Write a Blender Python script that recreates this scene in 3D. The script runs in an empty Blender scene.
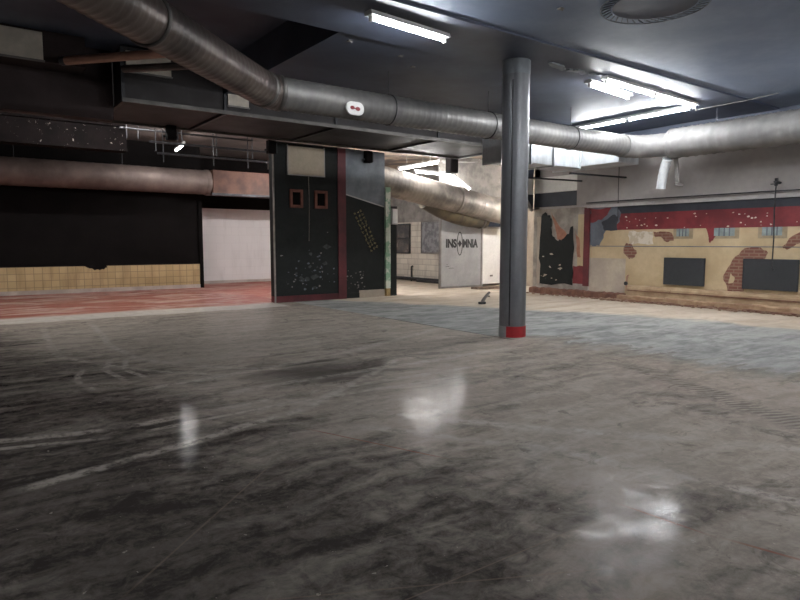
import bpy, math, random
from mathutils import Vector, Matrix, noise
R = random.Random(7)
PI = math.pi
scene = bpy.context.scene
COL = scene.collection

# ------------------------------------------------------------------ materials
class NT:
    """small helper around a node tree"""
    def __init__(s, name):
        s.m = bpy.data.materials.new(name); s.m.use_nodes = True
        s.t = s.m.node_tree; s.n = s.t.nodes; s.b = s.n['Principled BSDF']
        s.tc = s.n.new('ShaderNodeTexCoord'); s.co = s.tc.outputs['Object']
    def put(s, inp, v):
        if v is None: return
        if hasattr(v, 'is_output'): s.t.links.new(v, inp)
        elif isinstance(v, (tuple, list)) and len(v) == 3 and inp.type == 'RGBA': inp.default_value = (*v, 1)
        else: inp.default_value = v
    def math(s, op, a, b=None, c=None, clamp=False):
        x = s.n.new('ShaderNodeMath'); x.operation = op; x.use_clamp = clamp
        for i, v in enumerate((a, b, c)): s.put(x.inputs[i], v)
        return x.outputs[0]
    def mix(s, f, a, b, mode='MIX'):
        x = s.n.new('ShaderNodeMix'); x.data_type = 'RGBA'; x.blend_type = mode
        s.put(x.inputs[0], f); s.put(x.inputs[6], a); s.put(x.inputs[7], b)
        return x.outputs[2]
    def noise(s, scale, detail=4, rough=.55, vec=None, dist=0):
        x = s.n.new('ShaderNodeTexNoise'); s.put(x.inputs['Vector'], vec or s.co)
        s.put(x.inputs['Scale'], scale); x.inputs['Detail'].default_value = detail
        x.inputs['Roughness'].default_value = rough; x.inputs['Distortion'].default_value = dist
        return x.outputs['Fac']
    def smooth(s, v, lo, hi):
        x = s.n.new('ShaderNodeMapRange'); x.interpolation_type = 'SMOOTHSTEP'
        s.put(x.inputs[0], v); s.put(x.inputs[1], lo); s.put(x.inputs[2], hi)
        return x.outputs[0]
    def mapping(s, rot=(0,0,0), sc=(1,1,1), loc=(0,0,0), vec=None):
        x = s.n.new('ShaderNodeMapping'); s.put(x.inputs[0], vec or s.co)
        x.inputs['Rotation'].default_value = rot; x.inputs['Scale'].default_value = sc; x.inputs['Location'].default_value = loc
        return x.outputs[0]
    def xyz(s):
        x = s.n.new('ShaderNodeSeparateXYZ'); s.put(x.inputs[0], s.co); return x.outputs
    def comb(s, a, b, c=0.0):
        x = s.n.new('ShaderNodeCombineXYZ')
        for i, v in enumerate((a, b, c)): s.put(x.inputs[i], v)
        return x.outputs[0]
    def bump(s, h, strength=.3, dist=.02):
        x = s.n.new('ShaderNodeBump'); x.inputs['Strength'].default_value = strength; x.inputs['Distance'].default_value = dist
        s.put(x.inputs['Height'], h); s.t.links.new(x.outputs[0], s.b.inputs['Normal'])
    def out(s, col=None, rough=None, metal=None):
        s.put(s.b.inputs['Base Color'], col); s.put(s.b.inputs['Roughness'], rough); s.put(s.b.inputs['Metallic'], metal)
        return s.m

def paint(name, a, b=None, rough=.7, metal=0, scale=3, lo=.35, hi=.65, bump=.15, specks=None, speck_amt=.64, speck_scale=9, streak=None, spec=None):
    k = NT(name)
    if spec is not None: k.b.inputs['Specular IOR Level'].default_value = spec
    b = b or tuple(c*.75 for c in a)
    vec = k.mapping(sc=streak) if streak else None
    n = k.noise(scale, 6, .6, vec)
    col = k.mix(k.smooth(n, lo, hi), a, b)
    fine = k.noise(scale*9, 3, .6)
    col = k.mix(k.math('MULTIPLY', k.smooth(fine, .3, .75), .35), col, tuple(c*.7 for c in a))
    if specks:
        col = k.mix(k.smooth(k.noise(speck_scale, 5, .7), speck_amt, speck_amt+.04), col, specks)
    if bump: k.bump(k.noise(scale*6, 4), bump, .01)
    return k.out(col, k.math('MULTIPLY_ADD', n, .25, rough-.12), metal)

def emitter(name, col, strength):
    k = NT(name); k.b.inputs['Emission Color'].default_value = (*col, 1); k.b.inputs['Emission Strength'].default_value = strength
    return k.out(col, .4, 0)

def brick(name, c1, c2, mortar, bw, bh, gap=.012, axes='yz', grunge=.5, dirt=(.05,.04,.03), rough=.7, offset=.5):
    k = NT(name); o = k.xyz()
    v = k.comb(o[0] if axes[0] == 'x' else o[1], o[2])
    x = k.n.new('ShaderNodeTexBrick'); k.put(x.inputs['Vector'], v)
    x.offset = offset
    for nm, vv in (('Color1', (*c1,1)), ('Color2', (*c2,1)), ('Mortar', (*mortar,1)), ('Scale', 1.0), ('Mortar Size', gap), ('Brick Width', bw), ('Row Height', bh), ('Bias', 0.0)):
        x.inputs[nm].default_value = vv
    g = k.noise(1.7, 7, .65, k.mapping(sc=(2.2, 2.2, .35)))
    col = k.mix(k.math('MULTIPLY', k.smooth(g, .45, .75), grunge), x.outputs[0], dirt)
    k.bump(x.outputs['Fac'], -.3, .01)
    return k.out(col, rough)

M = {}
M['ceiling_lit'] = paint('lit blue grey ceiling paint', (.19,.238,.33), (.155,.195,.28), .6, scale=.8, specks=(.22,.25,.32), speck_amt=.70, speck_scale=3)  # ceiling paint lightened on the near slab to stand in for lamp light
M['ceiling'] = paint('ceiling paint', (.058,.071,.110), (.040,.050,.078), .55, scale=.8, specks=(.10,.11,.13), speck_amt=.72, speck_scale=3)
M['ceiling_brown'] = paint('dark brown paint', (.045,.032,.032), (.030,.022,.022), .7, scale=1.2, specks=(.13,.11,.10), speck_amt=.74, speck_scale=5, spec=.15)
M['plenum'] = paint('dull plenum sheet', (.055,.050,.052), (.040,.036,.037), .6, scale=1.2, spec=.2)
M['rear_ceiling'] = paint('rear ceiling board', (.10,.075,.065), (.06,.045,.04), .8, scale=1)
M['tile_ceiling'] = paint('broken ceiling board', (.42,.33,.25), (.14,.12,.11), .85, scale=1.3, lo=.42, hi=.58)
M['beam_speck'] = paint('speckled beam', (.010,.007,.007), (.006,.005,.005), .85, spec=.08, scale=3, specks=(.42,.38,.34), speck_amt=.645, speck_scale=13)
M['black'] = paint('matte black paint', (.005,.004,.004), (.008,.0065,.0065), .85, scale=2, specks=(.03,.03,.03), speck_amt=.74, spec=.08)
M['black_wall'] = paint('black partition paint', (.012,.0135,.0135), (.019,.021,.020), .6, scale=1.5, specks=(.16,.17,.16), speck_amt=.70, speck_scale=4, spec=.2)
M['white_wall'] = brick('white painted block', (.74,.70,.70), (.72,.68,.68), (.68,.64,.64), .6, .3, .008, 'xz', .25, (.35,.31,.30), .8)
M['block'] = brick('grey white block', (.62,.57,.49), (.52,.47,.40), (.40,.36,.31), .5, .22, .014, 'yz', .55, (.26,.23,.20), .85)
M['tile'] = brick('yellow tile', (.52,.38,.20), (.43,.31,.15), (.24,.17,.09), .22, .20, .008, 'xz', .75, (.24,.15,.07), .45, .0)
M['tile_base'] = paint('pale tile skirting', (.52,.44,.40), (.36,.30,.27), .6, scale=2)
M['upper'] = paint('upper plaster', (.42,.385,.37), (.36,.335,.325), .8, scale=.7)
M['yellow'] = paint('yellow wall paint', (.53,.41,.255), (.42,.31,.18), .7, scale=1.1, lo=.35, hi=.7)
M['red'] = paint('dark red paint', (.20,.022,.028), (.12,.014,.018), .6, scale=2, specks=(.55,.42,.36), speck_amt=.73, speck_scale=6)
M['red_strip'] = paint('red strip paint', (.13,.014,.02), (.07,.008,.012), .55, scale=2)
M['navy'] = paint('navy paint', (.028,.033,.045), (.020,.024,.034), .6, scale=2)
M['greyblue'] = paint('grey blue paint', (.14,.16,.19), (.08,.09,.11), .7, scale=2)
M['bare'] = paint('bare plaster', (.47,.40,.32), (.36,.30,.25), .85, scale=1.6)
M['bare_grey'] = paint('grey torn plaster', (.40,.36,.31), (.24,.21,.19), .85, scale=3)
M['white_scrape'] = paint('scraped plaster', (.68,.62,.54), (.5,.43,.32), .85, scale=6, lo=.45, hi=.55)
M['orange_tear'] = paint('orange torn layer', (.42,.20,.13), (.28,.12,.08), .8, scale=5)
M['brick'] = brick('exposed brick', (.20,.085,.06), (.16,.062,.045), (.25,.15,.105), .21, .075, .012, 'yz', .25, (.08,.03,.02), .85)
M['teal'] = paint('pale teal paint', (.26,.33,.33), (.17,.21,.21), .6, scale=5)
M['frame_tan'] = paint('tan painted frame', (.34,.27,.18), (.27,.21,.13), .7, scale=5)
M['board'] = paint('charcoal board', (.028,.030,.034), (.034,.036,.040), .75, scale=1.5)
M['ledge'] = paint('pale ledge', (.46,.44,.43), (.36,.34,.33), .6, scale=2)
M['curb'] = paint('broken curb', (.44,.32,.20), (.30,.20,.12), .85, scale=3, specks=(.15,.06,.04), speck_amt=.66, speck_scale=5, bump=.5)
M['curb_tan'] = paint('broken tan curb step', (.40,.27,.17), (.26,.15,.09), .85, scale=4, specks=(.13,.05,.035), speck_amt=.62, speck_scale=6, bump=.6)
M['curb_red'] = paint('red brown curb foot', (.13,.055,.04), (.22,.11,.07), .85, scale=4, bump=.6)
M['green_peel'] = paint('peeling green paint', (.60,.62,.53), (.20,.36,.24), .75, scale=4, lo=.47, hi=.53)
M['green_post'] = paint('green post paint', (.10,.17,.13), (.06,.10,.08), .6, scale=4)
M['ochre'] = paint('crumbling ochre', (.50,.34,.15), (.30,.19,.08), .9, scale=8, bump=.5)
M['cream'] = paint('cream board', (.52,.44,.34), (.45,.38,.29), .7, scale=2)
M['rust_frame'] = paint('rusty wood frame', (.20,.07,.045), (.13,.045,.03), .75, scale=8)
M['sheet'] = paint('dull metal sheet', (.21,.23,.25), (.12,.13,.15), .5, metal=.4, scale=1.6)
M['steel'] = paint('grey steel panel', (.36,.36,.365), (.29,.29,.295), .5, metal=.1, scale=1.5)
M['white'] = paint('white paint', (.80,.79,.76), (.72,.71,.68), .5, scale=1.5, bump=.03)
M['ink'] = paint('black spray paint', (.02,.02,.022), rough=.6)
M['smear'] = paint('rubbed grey smear', (.045,.05,.05), (.02,.022,.022), .6, scale=12, lo=.4, hi=.6)
M['gold'] = paint('yellow chalk scrawl', (.55,.46,.22), (.34,.29,.14), .8, scale=30, lo=.4, hi=.6)
M['column'] = paint('column sheet metal', (.22,.226,.243), (.155,.16,.175), .42, metal=.45, scale=1.2, streak=(3,3,.4), bump=.05)
M['band_red'] = paint('red tape', (.42,.018,.026), (.33,.014,.02), .5, scale=4)
M['band_grey'] = paint('pale base', (.36,.36,.36), rough=.6)
M['seam'] = paint('dark seam', (.03,.03,.034), rough=.6)
M['duct'] = paint('dusty spiral duct', (.22,.213,.21), (.15,.146,.146), .62, metal=.2, scale=1.5, bump=.04)
M['duct_dark'] = paint('dusty dark spiral duct', (.125,.10,.09), (.055,.045,.042), .38, metal=.5, scale=1.5, bump=.04)
M['duct_mid'] = paint('dusty grey spiral duct', (.19,.183,.178), (.12,.118,.118), .5, metal=.45, scale=1.5, bump=.04)
M['duct_brown'] = paint('rusty duct', (.24,.185,.165), (.12,.09,.08), .55, metal=.35, scale=1.5, lo=.3, hi=.7)
M['duct_orange'] = paint('red brown rectangular duct', (.12,.05,.033), (.06,.028,.02), .6, metal=.2, scale=2)
M['duct_stain'] = paint('stained spiral duct', (.32,.285,.25), (.14,.125,.115), .55, metal=.3, scale=1.3, lo=.4, hi=.62, bump=.04)
M['duct_olive'] = paint('dark olive stained duct', (.14,.115,.07), (.06,.052,.045), .55, metal=.3, scale=2)
M['galv'] = paint('bright galvanised steel', (.74,.77,.80), (.52,.55,.58), .38, metal=.5, scale=2.2, streak=(2.5,1,.6))
M['collar'] = paint('duct collar', (.13,.12,.115), (.09,.085,.08), .5, metal=.6, scale=4)
M['rod'] = paint('dark steel', (.05,.05,.055), (.03,.03,.034), .5, metal=.5, scale=6)
M['pipe_brown'] = paint('brown pipe', (.36,.19,.13), (.26,.13,.09), .5, scale=3)
M['pipe_grey'] = paint('grey pipe', (.24,.22,.21), (.15,.14,.13), .5, metal=.3, scale=3)
M['housing'] = paint('luminaire body', (.55,.55,.55), (.45,.45,.45), .5, scale=4, bump=.02)
M['plastic'] = paint('white plastic', (.80,.79,.78), (.72,.71,.70), .35, scale=4, bump=0)
M['sign_red'] = paint('red sign print', (.26,.02,.03), rough=.4)
M['panel_pale'] = paint('pale bulkhead panel', (.70,.63,.54), (.5,.45,.38), .7, scale=2)
M['glass_dark'] = paint('dirty dark glass', (.05,.05,.052), (.16,.13,.11), .25, scale=1.6, bump=0)
M['mottled'] = paint('mottled grey sheet', (.25,.25,.26), (.12,.12,.13), .5, scale=5, lo=.42, hi=.58)
M['concrete'] = paint('rough concrete', (.28,.26,.24), (.15,.14,.135), .9, scale=2.5, bump=.5, specks=(.5,.46,.42), speck_amt=.66, speck_scale=8)
M['wood'] = paint('broken timber', (.16,.11,.08), (.09,.06,.045), .8, scale=8)
M['rubble'] = paint('rubble', (.30,.20,.14), (.18,.10,.07), .9, scale=9, bump=.5)
TUBE = emitter('fluorescent tube', (.96, .985, 1.0), 42)
TUBE_FILL = emitter('added rear fill tube', (1.0, .985, .97), 110)  # only for the unseen tubes added to brighten the rear
TUBE_C = emitter('rear bare tube', (1.0, .985, .965), 36)

def tread_mask(k, x, y, p0, p1, w, soft=.5):
    """1 on the floor segment p0-p1 (half width w), falling to 0"""
    dx, dy = p1[0]-p0[0], p1[1]-p0[1]; L = math.hypot(dx, dy); ux, uy = dx/L, dy/L
    rx = k.math('SUBTRACT', x, p0[0]); ry = k.math('SUBTRACT', y, p0[1])
    s = k.math('ADD', k.math('MULTIPLY', rx, ux), k.math('MULTIPLY', ry, uy))
    d = k.math('ABSOLUTE', k.math('SUBTRACT', k.math('MULTIPLY', rx, uy), k.math('MULTIPLY', ry, ux)))
    a = k.math('SUBTRACT', 1.0, k.smooth(d, w*(1-soft), w))
    e = k.math('MULTIPLY', k.smooth(s, -.15, .15), k.math('SUBTRACT', 1.0, k.smooth(s, L-.15, L+.15)))
    return k.math('MULTIPLY', a, e)
def ring_mask(k, x, y, c, r, w):
    rx = k.math('SUBTRACT', x, c[0]); ry = k.math('SUBTRACT', y, c[1])
    d = k.math('SQRT', k.math('ADD', k.math('MULTIPLY', rx, rx), k.math('MULTIPLY', ry, ry)))
    return k.math('SUBTRACT', 1.0, k.smooth(k.math('ABSOLUTE', k.math('SUBTRACT', d, r)), w*.4, w))

def floor_material():
    k = NT('stained concrete floor')
    warp = k.n.new('ShaderNodeTexNoise'); k.put(warp.inputs['Vector'], k.co); warp.inputs['Scale'].default_value = .9; warp.inputs['Detail'].default_value = 3
    va = k.n.new('ShaderNodeVectorMath'); va.operation = 'SUBTRACT'; k.put(va.inputs[0], warp.outputs['Color']); va.inputs[1].default_value = (.5,.5,.5)
    vs = k.n.new('ShaderNodeVectorMath'); vs.operation = 'SCALE'; k.put(vs.inputs[0], va.outputs[0]); vs.inputs['Scale'].default_value = .5
    vv = k.n.new('ShaderNodeVectorMath'); vv.operation = 'ADD'; k.put(vv.inputs[0], k.co); k.put(vv.inputs[1], vs.outputs[0])
    W = vv.outputs[0]
    o = k.xyz(); x, y = o[0], o[1]
    ws = k.n.new('ShaderNodeSeparateXYZ'); k.put(ws.inputs[0], W); wx, wy = ws.outputs[0], ws.outputs[1]
    big = k.noise(.5, 4, .5, W)
    s1 = k.noise(1.0, 8, .62, k.mapping((0,0,.12), (.7, 1.9, 1), vec=W), .9)
    s2 = k.noise(1.0, 7, .62, k.mapping((0,0,.85), (.8, 2.6, 1), (3,1,0), vec=W), 1.4)
    s3 = k.noise(1.3, 7, .65, k.mapping((0,0,1.5), (.7, 2.2, 1), (7,5,0), vec=W), .6)
    fine = k.noise(7, 10, .78, None, .6)
    stre = k.noise(1.6, 8, .66, k.mapping((0,0,.06), (.45, 2.6, 1), (2,9,0), vec=W), .5)
    grit = k.noise(28, 6, .75)
    d = k.math('ADD', k.math('MULTIPLY', big, .7), k.math('MULTIPLY', s1, .85))
    d = k.math('ADD', d, k.math('MULTIPLY', s2, .65)); d = k.math('ADD', d, k.math('MULTIPLY', s3, .45))
    d = k.math('ADD', d, k.math('MULTIPLY', fine, .35))
    d = k.math('DIVIDE', d, 3.0)                                  # about .5 on average
    # the dust lies thicker towards the pillar side
    gx = k.smooth(k.math('ADD', x, k.math('MULTIPLY', y, .16)), .9, 4.2)
    d = k.math('ADD', d, k.math('MULTIPLY', k.math('SUBTRACT', gx, .50), .17))
    far = k.smooth(y, 5.0, 9.0)
    d = k.math('ADD', d, k.math('MULTIPLY', far, .025))
    dust = k.math('ADD', k.math('MULTIPLY', k.smooth(d, .41, .60), .70), k.math('MULTIPLY', k.smooth(k.math('ADD', k.math('MULTIPLY', stre, .7), k.math('MULTIPLY', fine, .3)), .40, .60), .24))
    dust = k.math('ADD', dust, k.math('MULTIPLY', k.math('SUBTRACT', grit, .5), .35))
    dust = k.math('ADD', dust, k.math('MULTIPLY', k.math('SUBTRACT', fine, .5), .55), None, True)
    pit = k.math('MULTIPLY', k.smooth(k.noise(2.2, 9, .72, W, 1.2), .57, .66), .45)
    dust = k.math('MULTIPLY', dust, k.math('SUBTRACT', 1.0, pit))
    # tyre tracks and sweep marks
    tx = k.math('MULTIPLY_ADD', x, .75, k.math('MULTIPLY', wx, .25)); ty = k.math('MULTIPLY_ADD', y, .75, k.math('MULTIPLY', wy, .25))
    tr = None
    for pl_, w in (([(1.30,12.6),(1.14,10.4),(1.12,9.2),(1.45,8.3),(1.9,7.5),(2.5,6.8)],.085), ([(2.08,12.6),(1.86,9.9),(1.90,8.5),(2.3,7.6),(3.2,6.7)],.085),
                   ([(1.22,8.1),(1.05,7.45),(1.12,6.85)],.06), ([(1.60,8.6),(1.43,7.95),(1.47,7.2)],.06), ([(1.75,8.5),(1.62,7.8),(1.72,7.1)],.06),
                   ([(-.4,5.66),(1.04,5.32),(2.5,5.50),(5.4,5.5)],.09), ([(-.4,5.45),(1.04,5.10),(2.5,5.25),(4.6,5.2)],.06),
                   ([(2.6,4.3),(3.5,2.9),(4.0,1.2)],.10), ([(2.9,4.6),(3.9,3.2),(5.2,1.6)],.14), ([(.3,4.3),(2.6,5.0),(4.6,6.4)],.09), ([(1.5,6.6),(4.0,7.1),(6.8,8.3)],.12), ([(2.2,6.0),(6.6,6.2)],.10)):
        for p0, p1 in zip(pl_, pl_[1:]):
            t = tread_mask(k, tx, ty, p0, p1, w, .7); tr = t if tr is None else k.math('MAXIMUM', tr, t)
    tr = k.math('MULTIPLY', tr, k.math('MULTIPLY', k.smooth(k.noise(9, 7, .75), .34, .58), k.smooth(k.noise(1.5, 3), .28, .5)))
    dust = k.math('MAXIMUM', dust, tr)
    bx = k.math('SUBTRACT', wx, 3.5); by = k.math('SUBTRACT', wy, 6.3)
    bd = k.math('SQRT', k.math('ADD', k.math('MULTIPLY', bx, bx), k.math('MULTIPLY', by, by)))
    blot = k.math('SUBTRACT', 1.0, k.smooth(k.math('ADD', bd, k.math('MULTIPLY', k.math('SUBTRACT', s2, .5), 2.2)), .1, 1.3))
    dust = k.math('MULTIPLY', dust, k.math('SUBTRACT', 1.0, k.math('MULTIPLY', blot, .8)))
    # ribbed tyre print at the right
    wv = k.n.new('ShaderNodeTexWave'); k.put(wv.inputs['Vector'], k.mapping((0,0,.42))); wv.bands_direction = 'Y'; wv.inputs['Scale'].default_value = 4.2; wv.inputs['Distortion'].default_value = 5
    rib = k.math('MULTIPLY', tread_mask(k, wx, wy, (6.7,4.5), (5.5,1.8), .22, .6), k.smooth(wv.outputs['Fac'], .4, .6))
    dust = k.math('MULTIPLY', dust, k.math('SUBTRACT', 1.0, k.math('MULTIPLY', rib, .45)))
    col = k.mix(dust, (.050,.043,.039), (.37,.322,.28))
    col = k.mix(k.math('MULTIPLY', tr, .45), col, (.43,.39,.35))
    # cleaner, bluer slab beyond the joint
    near = k.math('SUBTRACT', 1.0, k.smooth(y, 6.5, 7.2))
    slab = k.smooth(k.math('ADD', x, k.math('MULTIPLY', near, k.math('MULTIPLY', k.math('SUBTRACT', s2, .46), 2.5))), 7.03, k.math('MULTIPLY_ADD', near, 1.3, 7.07))
    slabcol = k.mix(k.smooth(k.math('ADD', k.math('MULTIPLY', s1, .6), k.math('MULTIPLY', k.noise(6, 8, .7, k.mapping((0,0,.3),(.4,1.6,1))), .4)), .38, .60), (.16,.163,.160), (.34,.338,.325))
    col = k.mix(slab, col, slabcol)
    nb = k.math('MULTIPLY', k.math('SUBTRACT', k.noise(.9, 6, .65), .5), 1.6)
    fr = k.math('ADD', k.math('ADD', x, k.math('MULTIPLY', k.math('MAXIMUM', k.math('SUBTRACT', y, 7.0), 0.0), .48)), nb)
    bei = k.smooth(fr, 11.5, 11.95)
    col = k.mix(bei, col, k.mix(k.smooth(s1, .35, .65), (.44,.36,.28), (.58,.50,.41)))
    # red floor with its pale border
    yw = k.math('ADD', y, k.math('MULTIPLY', k.math('SUBTRACT', s1, .5), .5))
    left = k.math('MULTIPLY', k.math('MAXIMUM', k.math('SUBTRACT', 1.0, k.smooth(x, 6.52, 6.6)), k.smooth(y, 14.6, 14.65)), k.math('SUBTRACT', 1.0, k.smooth(x, 10.5, 10.8)))
    strip = k.math('MULTIPLY', k.smooth(yw, 13.35, 13.5), left)
    col = k.mix(strip, col, (.50,.455,.41))
    redm = k.math('MULTIPLY', k.smooth(k.math('ADD', yw, k.math('MULTIPLY', big, .6)), 14.55, 15.0), left)
    col = k.mix(redm, col, k.mix(k.smooth(s1, .40, .66), (.29,.095,.076), (.45,.29,.25)))
    # joint and scratches
    jt = k.math('MULTIPLY', k.math('SUBTRACT', 1.0, k.smooth(k.math('ABSOLUTE', k.math('SUBTRACT', x, 7.05)), .012, .03)), k.math('MULTIPLY', k.math('SUBTRACT', 1.0, k.smooth(y, 10.2, 10.4)), k.smooth(y, 6.6, 6.9)))
    col = k.mix(k.math('MULTIPLY', jt, .85), col, (.02,.018,.017))
    sc = None
    for p0, p1, w in (((.55,2.75),(1.69,3.82),.008), ((.45,2.62),(2.5,1.6),.007), ((1.1,2.0),(2.6,2.0),.006)):
        t = tread_mask(k, x, y, p0, p1, w); sc = t if sc is None else k.math('MAXIMUM', sc, t)
    col = k.mix(k.math('MULTIPLY', sc, .3), col, (.30,.22,.17))
    rs = None
    for p0, p1, w in (((2.3,4.35),(2.72,3.27),.010), ((3.14,1.41),(3.2,1.16),.014), ((3.06,2.0),(3.09,1.62),.010)):
        t = tread_mask(k, x, y, p0, p1, w); rs = t if rs is None else k.math('MAXIMUM', rs, t)
    col = k.mix(k.math('MULTIPLY', rs, .7), col, (.26,.09,.06))
    ch = k.smooth(k.noise(17, 3, .6), .70, .72)
    col = k.mix(k.math('MULTIPLY', ch, .6), col, (.45,.40,.35))
    rough = k.math('MULTIPLY_ADD', dust, .07, .04)
    rough = k.math('MULTIPLY_ADD', fine, .04, rough)
    rough = k.math('MAXIMUM', rough, k.math('MULTIPLY', k.math('MAXIMUM', bei, slab), .38))
    k.bump(k.math('ADD', k.math('MULTIPLY', k.noise(60, 4, .7), .5), fine), .10, .005)
    k.put(k.b.inputs['Specular IOR Level'], k.math('MULTIPLY', k.math('MULTIPLY_ADD', dust, -.050, .060), k.math('MULTIPLY', k.math('MULTIPLY_ADD', k.smooth(k.noise(3.6, 7, .75, W), .44, .62), .8, .08), k.math('SUBTRACT', 1.0, k.math('MULTIPLY', far, .75)))))
    return k.out(col, rough, 0)
M['floor'] = floor_material()

# ------------------------------------------------------------------ geometry helpers
class MB:
    def __init__(s): s.v = []; s.f = []; s.mi = []; s.sm = []
    def add(s, vs, fs, mi=0, smooth=False):
        o = len(s.v); s.v += [Vector(p) for p in vs]
        for f in fs: s.f.append([i+o for i in f]); s.mi.append(mi); s.sm.append(smooth)
        return s
    def box(s, x0, x1, y0, y1, z0, z1, mi=0):
        return s.add([(x0,y0,z0),(x1,y0,z0),(x1,y1,z0),(x0,y1,z0),(x0,y0,z1),(x1,y0,z1),(x1,y1,z1),(x0,y1,z1)],
              [(0,3,2,1),(4,5,6,7),(0,1,5,4),(1,2,6,5),(2,3,7,6),(3,0,4,7)], mi)
    def cbox(s, x0, x1, y0, y1, z0, z1, c=.01, mi=0):
        """box with chamfered edges"""
        import bmesh
        b = bmesh.new(); m = Matrix.Translation(((x0+x1)/2,(y0+y1)/2,(z0+z1)/2)) @ Matrix.Diagonal((x1-x0,y1-y0,z1-z0,1))
        bmesh.ops.create_cube(b, size=1, matrix=m)
        bmesh.ops.bevel(b, geom=list(b.edges), offset=c, segments=2, affect='EDGES', profile=.5)
        b.verts.ensure_lookup_table(); b.verts.index_update()
        s.add([v.co.copy() for v in b.verts], [[v.index for v in f.verts] for f in b.faces], mi); b.free(); return s
    def bar(s, p0, p1, w, h, mi=0, up=(0,0,1)):
        p0, p1 = Vector(p0), Vector(p1); t = (p1-p0).normalized()
        up = Vector(up)
        if abs(t.dot(up)) > .95: up = Vector((1,0,0))
        a = t.cross(up).normalized(); b = a.cross(t)
        vs = [p + a*(i*w/2) + b*(j*h/2) for p in (p0, p1) for i, j in ((-1,-1),(1,-1),(1,1),(-1,1))]
        return s.add(vs, [(0,1,2,3),(7,6,5,4),(0,4,5,1),(1,5,6,2),(2,6,7,3),(3,7,4,0)], mi)
    def tube(s, pts, r, seg=12, mi=0, cap=True, rfun=None):
        pts = [Vector(p) for p in pts]; n = len(pts); rings = []
        ref = None
        for i, p in enumerate(pts):
            t = ((pts[min(i+1,n-1)]-p).normalized() + (p-pts[max(i-1,0)]).normalized()).normalized() if n > 2 else (pts[1]-pts[0]).normalized()
            if ref is None: ref = t.cross(Vector((0,0,1)) if abs(t.z) < .9 else Vector((1,0,0))).normalized()
            ref = (ref - t*ref.dot(t)).normalized(); b = t.cross(ref)
            rr = r[i] if isinstance(r, (list, tuple)) else r
            ring = []
            for j in range(seg):
                a = 2*PI*j/seg; q = rr + (rfun(i, a) if rfun else 0)
                ring.append(p + ref*(math.cos(a)*q) + b*(math.sin(a)*q))
            rings.append(ring)
        vs = [v for g in rings for v in g]
        fs = [(i*seg+j, i*seg+(j+1)%seg, (i+1)*seg+(j+1)%seg, (i+1)*seg+j) for i in range(n-1) for j in range(seg)]
        s.add(vs, fs, mi, True)
        if cap:
            s.add(rings[0], [list(range(seg))[::-1]], mi); s.add(rings[-1], [list(range(seg))], mi)
        return s
    def poly(s, pts, off, mi=0):
        """flat n-gon given in 3D, extruded by vector off"""
        pts = [Vector(p) for p in pts]; off = Vector(off); n = len(pts)
        nrm = Vector((0,0,0))
        for i in range(n): nrm += pts[i].cross(pts[(i+1)%n])
        if nrm.dot(off) > 0: pts = pts[::-1]
        vs = pts + [p+off for p in pts]
        return s.add(vs, [list(range(n)), [n+i for i in range(n)][::-1]] + [(i, i+n, (i+1)%n+n, (i+1)%n)[::-1] for i in range(n)], mi)
    def obj(s, name, mats, parent=None, loc=None):
        me = bpy.data.meshes.new(name)
        org = Vector(parent.location) if parent is not None and loc is None else Vector(loc or (0,0,0))
        if parent is not None and parent.parent is not None: org = parent.matrix_basis.translation + parent.parent.location
        me.from_pydata([tuple(v-org) for v in s.v], [], s.f)
        if not isinstance(mats, (list, tuple)): mats = [mats]
        for m in mats: me.materials.append(m)
        for p, i, sm in zip(me.polygons, s.mi, s.sm): p.material_index = i; p.use_smooth = sm
        me.update()
        o = bpy.data.objects.new(name, me); COL.objects.link(o)
        if parent is not None: o.parent = parent
        else: o.location = org
        return o

def tag(o, label, cat, group=None, kind=None):
    o['label'] = label; o['category'] = cat
    if group: o['group'] = group
    if kind: o['kind'] = kind
    return o
def thing(name, label, cat, loc, group=None):
    o = bpy.data.objects.new(name, None); o.empty_display_size = .1; COL.objects.link(o); o.location = loc
    return tag(o, label, cat, group)
def struct(o, label=None):
    o['kind'] = 'structure'
    if label: o['label'] = label
    return o
def noisy(poly, amp=.03, n=5, seed=0):
    """subdivide and roughen a 2D outline: a torn edge"""
    r = random.Random(seed); out = []
    for i, p in enumerate(poly):
        q = poly[(i+1) % len(poly)]
        for k in range(n):
            t = k/n; a = amp if k else amp*.3
            out.append((p[0]+(q[0]-p[0])*t + r.uniform(-a,a), p[1]+(q[1]-p[1])*t + r.uniform(-a,a)))
    return out

XR = 14.4           # the painted wall on the right
ZC = 4.94           # main ceiling
# ------------------------------------------------------------------ room shell
struct(MB().box(-7,16.5,-5,23.6,-.2,0).obj('floor', M['floor']))
ZL = 4.35
struct(MB().box(-7,16.5,-5,6.3,ZL,ZC+.2).obj('ceiling_near', M['ceiling_lit']))
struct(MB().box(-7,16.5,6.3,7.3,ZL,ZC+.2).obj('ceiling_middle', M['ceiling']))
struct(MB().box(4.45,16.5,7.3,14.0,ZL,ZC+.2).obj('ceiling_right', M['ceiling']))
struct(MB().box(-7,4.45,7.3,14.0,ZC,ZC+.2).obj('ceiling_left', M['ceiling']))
cm = MB().box(-7,10.2,14.0,23.6,4.7,4.9, 0).box(10.2,16.5,14.0,23.6,4.35,4.9, 1)
struct(cm.obj('ceiling_rear', [M['rear_ceiling'], M['tile_ceiling']]))
# crossbeam over the pillar
bb = MB().box(-6.8,XR,6.15,7.45,4.32,ZL)
struct(bb.obj('ceiling_beam', M['ceiling']))
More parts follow.
